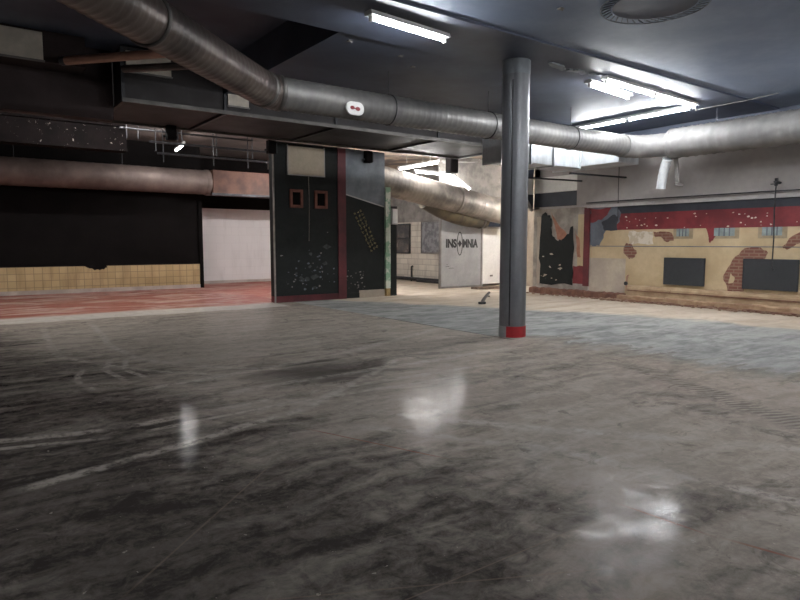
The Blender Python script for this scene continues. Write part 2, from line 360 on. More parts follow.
# back wall: black above yellow tiles
wb = MB().box(-7,6.95,20.9,21.1,0,4.7, 0).box(-7,6.9,20.86,20.9,.12,.80, 1).box(-7,6.9,20.85,20.9,0,.12, 2)
pts = noisy([(3.3,.84),(3.9,.83),(3.95,.74),(3.75,.68),(3.6,.66)], .03, 4, 3)
wb.poly([(a,20.858,b) for a,b in pts], (0,-.008,0), 0)
wb.box(6.83,6.95,20.84,20.9,0,2.9, 1 if False else 0)
struct(wb.obj('wall_back', [M['black'], M['tile'], M['tile_base']]))
wr = MB().box(6.95,16.5,22.8,23.0,0,2.77, 0).box(6.95,16.5,22.8,23.0,2.77,4.7, 1).box(6.95,11.2,22.76,22.8,0,.10, 2)
struct(wr.obj('wall_recess', [M['white_wall'], M['black'], M['tile_base']]))
struct(MB().box(-7,-6.8,-5,23.6,0,ZC).obj('wall_left', M['ceiling_brown']))
struct(MB().box(-7,16.5,-5.2,-5,0,ZC).obj('wall_front', M['upper']))

# dark bulkhead: front beam at left, recessed face, boxed plenum that runs across
struct(MB().box(-6.8,2.05,11.85,12.4,4.45,ZC).obj('ceiling_bulkhead', M['ceiling_brown']))
struct(MB().box(-6.8,2.57,12.4,12.6,3.72,ZC).box(2.0,2.9,14.0,14.2,3.98,ZC).obj('wall_bulkhead', M['ceiling_brown']))
pl = thing('air_plenum', 'long dark boxed air plenum hung under the ceiling behind the spiral duct', 'duct', (7.4,12.9,3.98))
pm = MB()
for i, (a, b) in enumerate(((2.62,4.42),(4.42,6.9),(6.9,9.75),(9.75,12.25))):
    pm.box(a+.004,b-.004,11.85,13.98,4.0,ZC-.02 if i == 0 else ZL-.01, 0)
pm.obj('casing', M['plenum'], pl)
for a in (2.62,4.45,6.9,9.75,12.25):
    MB().box(a-.03,a+.03,11.82,13.98,3.955,4.0).box(a-.03,a+.03,11.81,11.85,3.955,4.9 if a < 4.4 else 4.34).obj('joint_flange', M['rod'], pl)
MB().box(2.6,12.27,11.80,11.85,3.96,4.03).obj('edge_angle', M['collar'], pl)
MB().box(2.6,12.27,13.93,13.985,3.95,4.01).obj('edge_angle', M['collar'], pl)

for (x0,x1,y,z0,z1,lab) in ((.2,1.42,11.84,4.46,4.90,'long pale rectangular panel high on the dark bulkhead at the far left'),
                            (2.68,3.45,11.83,4.50,4.84,'pale rectangular panel on dark plenum face under the brown pipe'),
                            (4.50,4.92,11.83,4.14,4.40,'small pale panel half hidden behind the slanting spiral duct')):
    t = thing('wall_panel', lab, 'panel', ((x0+x1)/2, y, z0), 'pale panels on the bulkhead')
    MB().cbox(x0,x1,y-.03,y-.002,z0,z1,.006).obj('sheet', M['panel_pale'], t)
    MB().box(x0-.02,x1+.02,y-.036,y-.002,z0-.03,z0).obj('lower_rim', M['pipe_grey'], t)

# ------------------------------------------------------------------ right wall with the flaked mural
w = MB()
mats = [M['upper'], M['navy'], M['red'], M['yellow'], M['greyblue'], M['bare'], M['brick'], M['white_scrape'], M['teal'], M['frame_tan'], M['bare_grey'], M['orange_tear'], M['red_strip'], M['ceiling'], M['white'], M['greyblue']]
w.box(XR,XR+.25,-5,12.92,0,3.75, 0); w.box(XR,XR+.25,-5,12.92,3.75,ZC, 13)
lay = [0]
def wp(pts, mi, d=None):
    """painted or flaked layer on the wall: (y, z) outline"""
    lay[0] += 1
    d = d or .0025*lay[0] if d is None else d
    w.poly([(XR, a, b) for a, b in pts], (-d,0,0), mi)
def rect(y0,y1,z0,z1): return [(y0,z0),(y1,z0),(y1,z1),(y0,z1)]
wp(rect(-5,10.86,.0,2.46), 3, .004)
wp(rect(-5,10.2,2.25,2.46), 1, .006)
wp(rect(-5,10.05,1.845,2.27), 2, .008)
wp(noisy([(10.86,2.46),(10.86,1.45),(10.55,1.42),(10.35,1.85),(9.95,2.05),(9.9,2.25),(10.0,2.46)], .03, 4, 1), 4, .010)
wp(noisy([(10.86,2.44),(10.86,2.06),(10.5,2.12),(10.2,2.44)], .03, 4, 2), 2, .012)
wp(noisy([(10.5,2.06),(10.4,1.84),(10.0,1.84),(10.0,2.2),(10.15,2.25)], .02, 4, 21), 1, .0125)
wp(rect(9.72,10.86,.0,1.09), 5, .006)
wp(noisy(rect(8.95,9.65,1.48,1.80), .03, 5, 4), 7, .007)
wp(noisy([(9.75,1.20),(9.62,1.08),(9.45,1.14),(9.42,1.30),(9.55,1.48),(9.72,1.50),(9.80,1.36)], .03, 3, 5), 6, .007)   # flaked brick patches
wp(noisy([(8.95,1.78),(8.72,1.78),(8.45,1.74),(8.40,1.56),(8.6,1.52),(8.75,1.66),(8.9,1.64)], .03, 3, 6), 11 if False else 6, .0075)
wp(noisy([(7.62,1.86),(7.30,1.86),(7.42,1.60),(7.50,1.50),(7.54,1.62)], .015, 3, 7), 2, .0085)
wp(noisy([(7.05,.40),(7.16,.75),(6.98,1.12),(6.72,1.38),(6.40,1.42),(6.22,1.28),(6.30,1.14),(6.70,1.12),(6.70,.40)], .02, 4, 8), 6, .007)
wp(noisy([(7.04,.58),(7.00,.82),(6.90,.72),(6.93,.60)], .01, 2, 9), 3, .009)
wp(noisy([(5.95,1.42),(5.85,1.36),(5.6,1.50),(5.4,1.72),(5.3,1.80),(5.5,1.78),(5.75,1.66)], .02, 3, 10), 6, .0075)
for (y0,y1) in ((7.92,8.42),(6.85,7.50),(5.86,6.45)):           # painted windows
    wp(rect(y0,y1,1.60,1.845), 9, .007); wp(rect(y0+.10,y1-.08,1.66,1.845), 8, .0086)
    for j in range(1,4): a = y0+.10+(y1-y0-.18)*j/4; wp(rect(a-.015,a+.015,1.66,1.845), 4, .0095)
wp(rect(-5,10.86,1.405,1.425), 4, .0075)                         # thin painted line
rr = random.Random(5)
for i in range(46):                                              # pale chips on the red band
    a, b, s_ = rr.uniform(4.6,9.9), rr.choice((rr.uniform(2.05,2.25), rr.uniform(1.86,1.98))), rr.uniform(.008,.032)
    wp([(a+s_*math.cos(q)*rr.uniform(.7,1.6), b+s_*math.sin(q)*rr.uniform(.5,.9)) for q in [j*PI/3 for j in range(6)]], 7, .0098)
# torn stretch of wall beside the pillar
wp(rect(10.90,12.92,0,2.50), 10, .004)
wp(rect(11.35,12.9,2.98,3.43), 14, .005); wp(rect(11.35,12.9,2.56,2.97), 1, .005)
wp(rect(10.87,11.06,.30,2.47), 12, .030)
wp(rect(11.06,11.28,.85,2.3), 3, .006)
wp(noisy(rect(11.06,11.42,.35,.85), .02, 3, 11), 2, .007)
wp(noisy([(12.75,.30),(12.60,.30),(12.62,2.3),(12.80,2.3)], .04, 6, 12), 5, .007)
wp(noisy([(12.25,2.40),(12.00,1.62),(11.70,1.55),(11.66,1.75),(11.95,2.0)], .03, 4, 13), 11, .009)
wp(noisy([(11.36,1.85),(11.28,1.1),(11.16,1.1),(11.22,1.6)], .03, 4, 14), 11, .009)
struct(w.obj('wall_right', mats))
tp = thing('torn_poster', 'large torn black sheet peeling off the plaster just right of the pillar', 'poster', (XR-.012,12,.28))
ch = MB().poly([(XR-.011,a,b) for a,b in noisy([(12.62,.30),(11.42,.30),(11.40,1.2),(11.44,1.98),(11.72,1.66),(11.96,1.56),(12.20,1.75),(12.22,2.2),(12.45,2.42),(12.62,2.30),(12.66,1.2)], .035, 5, 15)], (-.012,0,0))
for i in range(12):
    a, b, s_ = rr.uniform(11.8,12.6), rr.uniform(.4,1.3), rr.uniform(.010,.03); sl = rr.uniform(-.8,.8)
    ch.poly([(XR-.0232, a+s_*2.2*math.cos(q)*rr.uniform(.6,1.3), b+s_*math.sin(q)*rr.uniform(.4,1.3)+sl*s_*math.cos(q)) for q in [j*PI/4 for j in range(8)]], (-.003,0,0), 1)
ch.obj('sheet', [M['black_wall'], M['bare']], tp)
# ledge (trim), curb, upper strip
struct(MB().box(XR-.06,XR,-5,10.95,2.46,2.54).obj('trim_1', M['ledge']))
cb = MB(); rc = random.Random(11)
def curb(y0, y1, x0, z, mi, n, jag):
    prev = None
    for i in range(n+1):
        yy = y0+(y1-y0)*i/n; xo = x0+rc.uniform(-jag,jag); zo = z+rc.uniform(-jag,jag)*.5
        cur = [(xo,yy,0),(xo+rc.uniform(0,.02),yy,zo*.85),(xo+.04,yy,zo),(XR,yy,zo+.01),(XR,yy,0)]
        if prev:
            cb.add(prev+cur, [(j, j+1, j+6, j+5) for j in range(4)], mi)
        else: cb.add(cur, [(0,1,2,3,4)], mi)
        prev = cur
    cb.add(prev, [(4,3,2,1,0)], mi)
curb(-4.9,9.55,14.20,.40,0,90,.014); curb(-4.9,9.75,14.08,.15,2,110,.022); curb(-4.9,9.75,14.055,.055,1,110,.02); cb.box(14.185,14.3,-4.9,9.5,.27,.295,1); curb(9.5,12.9,14.22,.17,1,40,.03)
struct(cb.obj('baseboard_right', [M['curb'], M['curb_red'], M['curb_tan']]))
# boards on the mural wall
for (y0,y1,z0,z1,lab) in ((7.60,8.60,.49,1.13,'charcoal rectangular board on yellow wall, the one further from the camera'),
                          (5.60,6.70,.49,1.14,'charcoal rectangular board overlapping the exposed brick patch, under the hanging cable')):
    t = thing('wall_board', lab, 'board', (XR-.02,(y0+y1)/2,z0), 'charcoal boards on the yellow wall')
    MB().cbox(XR-.05,XR-.006,y0,y1,z0,z1,.006).obj('panel', M['board'], t)
    MB().box(XR-.056,XR-.006,y0-.012,y0,z0-.012,z1+.012).box(XR-.056,XR-.006,y1,y1+.012,z0-.012,z1+.012).box(XR-.056,XR-.006,y0,y1,z1,z1+.012).box(XR-.056,XR-.006,y0,y1,z0-.012,z0).obj('edge_trim', M['navy'], t)
# hanging cable with its bracket
t = thing('hanging_cable', 'black cable hanging down the yellow wall over the right charcoal board', 'cable', (14.2,6.05,2.75))
MB().tube([(14.2,6.05,2.8),(14.2,6.06,2.2),(14.2,6.04,1.6),(14.21,6.05,1.0),(14.2,6.0,.92)], .014, 8).obj('cable', M['rod'], t)
MB().bar((14.4,6.05,2.78),(14.12,6.05,2.78),.04,.03).bar((14.18,5.95,2.74),(14.18,6.15,2.74),.02,.02).bar((14.2,6.05,2.7),(14.2,6.05,2.86),.05,.05).obj('bracket', M['rod'], t)
tag(MB().tube([(XR-.09,10.95,2.60),(XR-.08,8,2.605),(XR-.085,4,2.60),(XR-.08,-1,2.60)], .016, 8).obj('wall_cable', M['rod'], loc=(XR-.09,7,2.6)), 'dark cable lying along the pale ledge above the mural', 'cable')
tag(MB().tube([(XR-.02,9.99,4.0),(XR-.02,10.0,3.0),(XR-.03,9.98,2.1)], .009, 6).obj('drop_wire', M['rod'], loc=(XR-.02,10,2.1)), 'thin dark wire dropping beside the upper left mural corner', 'wire')
t = thing('valve', 'small rusty valve at the foot of the pale plaster patch', 'valve', (XR-.08,9.6,.3))
MB().tube([(XR-.08,9.62,.24),(XR-.08,9.62,.62),(XR-.03,9.62,.66)], .022, 10).obj('pipe_stub', M['pipe_brown'], t)
MB().tube([(XR-.13,9.62,.45),(XR-.10,9.62,.45)], .05, 12).obj('hand_wheel', M['rod'], t)

# header and recess right of the pillar: short wall pieces
h = MB().box(13.9,XR-.01,12.95,13.1,2.95,3.45, 0).box(13.9,XR-.01,12.95,13.1,2.55,2.95, 1).box(13.9,XR-.01,12.95,13.1,3.45,ZL,2)
struct(h.obj('wall_header', [M['white'], M['navy'], M['ceiling']]))
struct(MB().box(14.9,15.1,15.85,22.8,0,2.32, 0).box(14.9,15.1,15.85,22.8,2.32,4.35, 1).obj('wall_block', [M['block'], M['concrete']]))
struct(MB().box(13.06,16.3,15.8,15.85,2.3,4.35).obj('wall_rear_header', M['concrete']))
struct(MB().box(16.3,16.5,12.92,15.85,0,4.35).obj('wall_far', M['bare']))
struct(MB().box(XR,16.5,12.7,12.92,0,4.35).obj('wall_return', M['bare']))
# two openings in the block wall
for n, (y0,y1,z0,z1,mm) in enumerate(((19.83,20.72,1.13,2.22,M['glass_dark']),(17.85,19.0,1.15,2.30,M['mottled']))):
    e = bpy.data.objects.new('window_%d' % (n+1), None); COL.objects.link(e); e.location = (14.88,(y0+y1)/2,z0); struct(e, ('window opening with dirty dark glass in the block wall','mottled grey boarded window in the block wall beside the steel panel')[n])
    MB().box(14.86,14.895,y0,y1,z0,z1).obj('pane', mm, e)
    f = MB()
    for a in ((y0-.05,y0,z0-.05,z1+.05),(y1,y1+.05,z0-.05,z1+.05),(y0,y1,z0-.05,z0),(y0,y1,z1,z1+.05)): f.box(14.83,14.9,a[0],a[1],a[2],a[3])
    if n == 0: f.box(14.84,14.88,y0,y1,1.65,1.70)
    f.obj('window_frame', M['rod'] if n == 0 else M['pipe_grey'], e)
e = bpy.data.objects.new('block_pipe', None); COL.objects.link(e); e.location = (14.78,19,.1)
tag(e, 'dark pipe running along the foot of the block wall', 'pipe')
MB().tube([(14.78,15.95,.10),(14.78,22.7,.10)], .065, 10).tube([(14.62,15.95,.05),(14.62,19.0,.05)], .05, 10).obj('run', M['rod'], e); MB().tube([(14.8,19.6,.0),(14.8,19.6,.55),(14.86,19.6,.6)], .035, 10).obj('riser', M['rod'], e)

# steel panel with the sprayed word, white door
sp = thing('steel_panel', 'grey steel panel with black sprayed lettering beside the white door', 'panel', (13.95,15.72,0))
MB().cbox(13.06,14.86,15.70,15.76,.03,2.25,.008).obj('sheet', M['steel'], sp)
MB().box(13.03,13.07,15.685,15.78,0,2.28).box(14.85,14.89,15.685,15.78,0,2.28).box(13.07,14.85,15.69,15.78,0,.06).obj('edge_frame', M['pipe_grey'], sp)
def letters(txt, size, loc, parent, mat, bold=.012, ext=.004):
    cu = bpy.data.curves.new('lettering', 'FONT'); cu.body = txt; cu.size = size; cu.extrude = ext; cu.offset = bold
    o = bpy.data.objects.new('tmp', cu); COL.objects.link(o)
    me = bpy.data.meshes.new_from_object(o.evaluated_get(bpy.context.evaluated_depsgraph_get()))
    bpy.data.objects.remove(o); xs = [v.co.x for v in me.vertices]; x0, x1 = min(xs), max(xs)
    me.materials.clear(); me.materials.append(mat)
    for p in me.polygons: p.material_index = 0
    return me, x0, x1
def sprayed(txt, xa, xb, zb, height, y, parent):
    me, x0, x1 = letters(txt, height*1.38, None, None, M['ink'], .017)
    for v in me.vertices:
        a, b, c = v.co
        # a slit through the middle of the letters
        v.co = (xa+(a-x0)/(x1-x0)*(xb-xa)-parent.location.x, y-c-parent.location.y, zb+b-parent.location.z)
    o = bpy.data.objects.new('lettering', me); COL.objects.link(o); o.parent = parent
    return o
sprayed('INS', 13.28, 13.74, 1.36, .27, 15.697, sp)
sprayed('MNIA', 14.02, 14.70, 1.36, .27, 15.697, sp)
g = MB()
def ring(cx, cz, rx, rz, wd, y, n=20, a0=0, a1=2*PI):
    for i in range(n):
        a, b = a0+(a1-a0)*i/n, a0+(a1-a0)*(i+1)/n
        g.poly([(cx+rx*math.cos(a),y,cz+rz*math.sin(a)),(cx+rx*math.cos(b),y,cz+rz*math.sin(b)),(cx+(rx-wd)*math.cos(b),y,cz+(rz-wd)*math.sin(b)),(cx+(rx-wd)*math.cos(a),y,cz+(rz-wd)*math.sin(a))], (0,-.004,0))
ring(13.88,1.48,.13,.40,.030,15.698)
g.poly([(13.88,15.698,1.60),(13.97,15.698,1.48),(13.88,15.698,1.36),(13.79,15.698,1.48)], (0,-.004,0))
g.obj('emblem', M['ink'], sp)
g2 = MB()
for (a,b,z) in ((13.27,13.42,.72),(13.3,13.36,.78),(13.40,13.62,.66)): g2.poly([(a,15.698,z),(b,15.698,z),(b,15.698,z+.012),(a,15.698,z+.012)], (0,-.003,0))
g2.obj('scratch_marks', M['ink'], sp)
d = bpy.data.objects.new('door_1', None); COL.objects.link(d); d.location = (15.35,15.72,0); struct(d, 'plain white door between the steel panel and the pillar')
MB().cbox(14.93,15.95,15.70,15.75,.08,2.0,.008).obj('leaf', M['white'], d)
MB().box(14.89,14.93,15.68,15.78,0,2.06).box(15.95,15.99,15.68,15.78,0,2.06).box(14.93,15.95,15.68,15.78,2.0,2.06).obj('door_frame', M['ledge'], d)
MB().box(15.30,15.42,15.685,15.70,.33,.39).obj('key_plate', M['pipe_grey'], d)
struct(MB().box(15.99,16.3,15.72,15.85,0,2.3).obj('wall_jamb', M['bare']))
# posts right of the pillar
t = thing('green_post', 'narrow green post between the pillar and the torn wall', 'post', (13.95,13.35,0))
MB().box(13.88,13.98,13.3,13.4,0,2.55).obj('shaft', M['green_post'], t); MB().box(14.02,14.06,13.32,13.38,0,2.55).obj('side_strip', M['white'], t); MB().box(13.82,14.1,13.26,13.44,0,.10).obj('foot', M['ochre'], t)
tag(MB().tube([(13.05,12.6,3.25),(13.4,12.5,3.0),(13.6,12.5,2.72),(13.95,12.6,2.45)], .05, 12).obj('drain_pipe', M['pipe_grey'], loc=(13.5,12.5,2.8)), 'bent grey pipe sloping down behind the pillar', 'pipe')

# ------------------------------------------------------------------ black partition
pw = MB()
pw.box(6.58,8.42,14.4,14.62,.16,4.0, 0); pw.box(6.58,8.42,14.38,14.62,0,.16, 1)
pw.box(8.42,8.66,14.37,14.62,0,3.99, 1)
pw.box(8.66,9.95,14.44,14.62,.0,4.0, 0); pw.box(9.1,9.95,14.43,14.45,0,.20, 4); pw.box(8.66,9.1,14.42,14.45,0,.14, 0)
pw.box(6.565,6.60,14.365,14.40,0,3.95, 3)
rp = random.Random(9)
for i in range(70):                                             # scuffs low on the partition
    a = rp.gauss(7.6,.45); b = abs(rp.gauss(.45,.35))+.2; s_ = rp.uniform(.008,.034)
    if i < 14: s_ *= 2.6
    if 6.7 < a < 8.3 and b > .3: pw.poly([(a+s_*math.cos(q)*rp.uniform(.4,1.9),14.40,b+s_*math.sin(q)*rp.uniform(.4,1.3)) for q in [j*PI/3 for j in range(6)]], (0,-.0015-.0005*(i % 3),0), 8 if i < 14 else (5 if i % 3 == 0 else 6))
for i in range(26):
    a = rp.uniform(8.7,9.3); b = rp.uniform(.25,.75); s_ = rp.uniform(.006,.022)
    pw.poly([(a+s_*math.cos(q)*rp.uniform(.4,1.9),14.44,b+s_*math.sin(q)*rp.uniform(.4,1.3)) for q in [j*PI/3 for j in range(6)]], (0,-.002,0), 5)
# chalk scrawl running down at a slant: rows of loops
for row in range(3):
    for i in range(11):
        cx = 8.98+row*.09+i*.052; cz = 2.28+row*.05-i*.098
        for sgm in range(5):
            a = rp.uniform(0,PI); L = rp.uniform(.03,.07); ox, oz = rp.uniform(-.03,.03), rp.uniform(-.03,.03)
            p0 = (cx+ox-math.cos(a)*L/2, 14.439, cz+oz-math.sin(a)*L/2); p1 = (cx+ox+math.cos(a)*L/2, 14.439, cz+oz+math.sin(a)*L/2)
            pw.bar(p0, p1, .010, .004, 7)
struct(pw.obj('wall_partition', [M['black_wall'], M['red_strip'], M['white'], M['bare_grey'], M['bare'], M['concrete'], M['greyblue'], M['gold'], M['smear']]))
t = thing('notice_board', 'blank cream rectangular board high on the black partition', 'board', (7.5,14.39,3.22))
MB().cbox(6.98,8.0,14.35,14.395,3.22,3.92,.006).obj('panel', M['cream'], t)
MB().box(6.96,6.98,14.345,14.398,3.2,3.94).box(8.0,8.02,14.345,14.398,3.2,3.94).box(6.98,8.0,14.345,14.398,3.2,3.22).obj('rim', M['ledge'], t)
for (x0,x1,lab) in ((7.02,7.38,'rusty square frame under the cream board, the left one of two'),(7.72,8.09,'rusty square frame left of the red strip, the right one of two')):
    t = thing('wall_frame', lab, 'frame', ((x0+x1)/2,14.39,2.39), 'rusty square frames on the partition')
    f = MB()
    for a in ((x0,x0+.07,2.39,2.85),(x1-.07,x1,2.39,2.85),(x0+.07,x1-.07,2.39,2.46),(x0+.07,x1-.07,2.78,2.85)): f.cbox(a[0],a[1],14.345,14.40,a[2],a[3],.006)
    f.obj('frame', M['rust_frame'], t); MB().box(x0+.07,x1-.07,14.38,14.40,2.46,2.78).obj('back_plate', M['black'], t)
tag(MB().tube([(7.56,14.385,3.22),(7.57,14.385,2.5),(7.55,14.385,1.55)], .005, 6).obj('drop_wire', M['bare_grey'], loc=(7.56,14.385,1.55)), 'thin pale wire hanging between the two rusty frames', 'wire')
t = thing('metal_sheet', 'dull grey metal sheet with a slanting lower edge on the partition', 'sheet', (9.3,14.43,2.5))
MB().poly([(8.67,14.435,2.80),(9.95,14.435,2.50),(9.95,14.435,3.98),(8.67,14.435,3.98)], (0,-.012,0)).obj('sheet', M['sheet'], t)
MB().bar((8.67,14.42,2.80),(9.95,14.42,2.50),.012,.03).obj('lower_lip', M['ledge'], t)
t = thing('post', 'square post with peeling green paint at the right end of the partition', 'post', (10.02,14.45,0))
pg = MB(); prev = None; rq = random.Random(4)
pg.box(9.96,10.12,14.38,14.62,.22,3.05).obj('shaft', M['green_peel'], t)
f = MB()
for i in range(14): a, b, c = rq.uniform(9.96,9.995), rq.uniform(14.34,14.5), rq.uniform(0,.16); f.cbox(a,a+rq.uniform(.06,.12),b,b+rq.uniform(.06,.12),c,c+rq.uniform(.06,.10),.012)
f.box(9.97,10.125,14.4,14.6,0,.22); f.obj('crumbled_foot', M['ochre'], t)
t = thing('post', 'black post right behind the peeling green one', 'post', (10.24,14.5,0))
MB().box(10.14,10.36,14.42,14.62,0,2.5).obj('shaft', M['black_wall'], t); MB().box(10.135,10.37,14.41,14.63,2.5,2.53).obj('cap', M['rod'], t)
t = thing('junction_box', 'small pale box on the black post beside peeling green paint', 'box', (10.25,14.38,2.1))
MB().cbox(10.14,10.34,14.33,14.42,2.02,2.46,.01).obj('case', M['ledge'], t); MB().box(10.16,10.32,14.322,14.33,2.05,2.45).obj('cover', M['white'], t)
# black brackets at the plenum edge
for (x,y,z,lab) in ((9.35,14.36,3.95,'black bracket hooked over the top of the grey metal sheet'),(6.5,14.30,3.95,'black bracket at the upper left corner of the partition'),(4.0,13.88,3.97,'black bracket under the plenum edge beside the rear lamp')):
    t = thing('bracket', lab, 'bracket', (x,y,z), 'black brackets under the plenum')
    MB().cbox(x-.10,x+.10,y-.10,y+.06,z-.28,z+.03,.012).obj('body', M['black'], t)
    MB().bar((x-.16,y,z-.20),(x+.16,y,z-.20),.03,.05).bar((x+.13,y-.06,z-.02),(x+.13,y-.06,z-.26),.02,.02).obj('clamp_arm', M['rod'], t)

# ------------------------------------------------------------------ pillar
pc = (7.335, 7.0); r0 = .212
t = thing('support_column', 'tall round grey metal pillar with a red band at its foot', 'column', (pc[0],pc[1],0))
def cyl(r, z0, z1, seg=48, a0=0, a1=2*PI, rin=None):
    m = MB(); n = max(2,int(seg*(a1-a0)/(2*PI)))
    if a1-a0 > 6.2: return m.tube([(pc[0],pc[1],z0),(pc[0],pc[1],z1)], r, seg)
    vs = []; 
    for i in range(n+1):
        a = a0+(a1-a0)*i/n
        for q, z in ((r,z0),(r,z1),(rin,z1),(rin,z0)): vs.append((pc[0]+q*math.cos(a),pc[1]+q*math.sin(a),z))
    fs = [(4*i+j, 4*i+(j+1)%4, 4*i+4+(j+1)%4, 4*i+4+j) for i in range(n) for j in range(4)] + [(3,2,1,0),(4*n,4*n+1,4*n+2,4*n+3)]
    return m.add([Vector(v) for v in vs], [f[::-1] for f in fs], 0, False)
cyl(r0,0,4.32).obj('shaft', M['column'], t)
ac = math.atan2(-pc[1], -pc[0])                      # the side that faces the doorway
cyl(r0+.006,.0,.175,48,ac-.45,ac+1.9,r0-.01).obj('red_band', M['band_red'], t)
cyl(r0+.004,.0,.175,48,ac-1.9,ac-.45,r0-.01).obj('base_band', M['band_grey'], t)
MB().bar((pc[0]+(r0-.002)*math.cos(ac-.22),pc[1]+(r0-.002)*math.sin(ac-.22),.19),(pc[0]+(r0-.002)*math.cos(ac-.22),pc[1]+(r0-.002)*math.sin(ac-.22),4.0),.018,.018).obj('seam', M['seam'], t)
cyl(r0+.004,4.1,4.32).obj('head_collar', M['sheet'], t)

# ------------------------------------------------------------------ round ducts
def spiral(p0, p1, r, pitch=.12, seg=36, ridge=.006):
    p0, p1 = Vector(p0), Vector(p1); L = (p1-p0).length; n = max(2,int(L/pitch*5))
    def rf(i, a):
        ph = (i*L/n/pitch + a/(2*PI)) % 1.0
        return ridge if ph < .2 else 0
    m = MB(); m.tube([p0+(p1-p0)*(i/n) for i in range(n+1)], r, seg, 0, True, rf); return m
def elbow(pa, pb, pcn, r, n=10, seg=36, ridge=.006):
    """quadratic bend through the corner, with seam rings"""
    pa, pb, pcn = Vector(pa), Vector(pb), Vector(pcn); m = MB(); pts = []; rs = []
    for i in range(n*4+1):
        q = i/(n*4); pts.append(pa*(1-q)**2+pcn*2*q*(1-q)+pb*q*q); rs.append(r+(ridge if i % 4 == 0 else 0))
    m.tube(pts, rs, seg); return m
def collar(p, d, r, L=.08):
    p, d = Vector(p), Vector(d).normalized(); m = MB()
    m.tube([p-d*L/2, p-d*L*.3, p+d*L*.3, p+d*L/2], [r+.006, r+.022, r+.022, r+.006], 36); return m
ZD = 3.72
J = (3.93,8.72,ZD); K = (12.6,8.72,ZD)
sd = thing('spiral_duct', 'big grey spiral air duct crossing the room under the ceiling and turning to the right', 'duct', (8.5,8.72,ZD))
dn = Vector((-1,-.93,0)).normalized()
A2 = Vector(J)+dn*.15
spiral(A2, Vector(J)+dn*9.5, .245).obj('slanting_run', M['duct_dark'], sd)
elbow(Vector(J)+dn*.17, (J[0]+.15,J[1],ZD), J, .247, 3).obj('bend', M['duct_dark'], sd)
collar(Vector(J)+dn*.19, dn, .245).obj('collar', M['collar'], sd); collar((J[0]+.17,J[1],ZD), (1,0,0), .24).obj('collar', M['collar'], sd)
spiral((J[0]+.13,J[1],ZD), K, .236).obj('straight_run', M['duct_mid'], sd)
elbow(K, (13.28,7.9,ZD), (13.28,8.72,ZD), .255, 6).obj('bend', M['duct'], sd)
collar(Vector(J)+dn*3.0, dn, .246,.05).obj('collar', M['collar'], sd)
spiral((13.28,7.9,ZD), (13.28,-2,ZD), .32, .2, 36, .016).obj('right_run', M['duct'], sd)
collar((13.28,7.85,ZD), (0,1,0), .31, .1).obj('collar', M['duct'], sd)
for x in (6.1,8.4,10.8):
    MB().tube([(x,J[1],ZD+.2),(x,J[1],ZL)], .008, 6).tube([(x,J[1]-.245*math.cos(a),ZD+.245*math.sin(a)) for a in [i*PI/12 for i in range(25)]], .010, 6).obj('hanger', M['rod'], sd)
for y in (6.9,4.9,2.9):
    MB().tube([(13.28,y,ZD+.3),(13.28,y,ZL)], .008, 6).obj('hanger', M['rod'], sd)
# branch stub hanging under the right run
t = thing('duct_stub', 'short galvanised duct stub hanging under the bend of the big duct', 'duct', (13.3,8.0,2.7))
elbow((13.22,7.95,3.38),(13.32,8.14,2.74),(13.3,8.1,3.1),.10,5,24).obj('pipe', M['galv'], t)
MB().bar((13.42,7.86,3.42),(13.42,7.80,2.86),.08,.04).bar((13.36,7.82,2.84),(13.52,7.74,2.80),.05,.06).obj('damper_lever', M['pipe_grey'], t)
# white sign on the duct
sg = thing('sign', 'small white rounded sign with red print on the front of the spiral duct', 'sign', (5.28,8.46,3.6))
def rrect(cx, cz, wd, ht, rad, y, dy, n=6):
    pts = []
    for (sx, sz, a0) in ((1,1,0),(-1,1,PI/2),(-1,-1,PI),(1,-1,1.5*PI)):
        for i in range(n+1):
            a = a0+PI/2*i/n; pts.append((cx+sx*(wd/2-rad)+rad*math.cos(a), y, cz+sz*(ht/2-rad)+rad*math.sin(a)))
    return MB().poly(pts, (0,dy,0))
rrect(5.28,3.60,.32,.20,.095,8.49,-.035).obj('plate', M['plastic'], sg)
mk = MB()
def blot(cx, cz, s):
    mk.poly([(cx+s*1.15*math.cos(q),8.4548,cz+s*.85*math.sin(q)) for q in [i*PI/4+.3 for i in range(8)]], (0,-.004,0))
blot(5.225,3.605,.036); blot(5.325,3.595,.038); mk.box(5.19,5.36,8.451,8.4548,3.588,3.606)
mk.obj('red_print', M['sign_red'], sg)

# descending stained duct behind the partition
rd = thing('spiral_duct', 'stained spiral duct sloping down behind the partition towards the pillar', 'duct', (12.5,15.05,3))
spiral((10.05,15.08,3.36),(14.0,15.02,2.72),.41,.14).obj('run', M['duct_stain'], rd)
elbow((14.0,15.02,2.72),(15.7,15.0,2.5),(14.8,15.01,2.58),.41,5).obj('bend', M['duct_stain'], rd)
collar((13.1,15.03,2.866),(1,0,-.16),.412,.08).obj('collar', M['duct_stain'], rd)
elbow((12.1,15.3,2.85),(14.6,15.3,2.30),(13.3,15.32,2.28),.30,8).obj('lower_bend', M['duct_olive'], rd)
collar((14.4,15.3,2.30),(1,0,.05),.30,.1).obj('collar', M['collar'], rd)

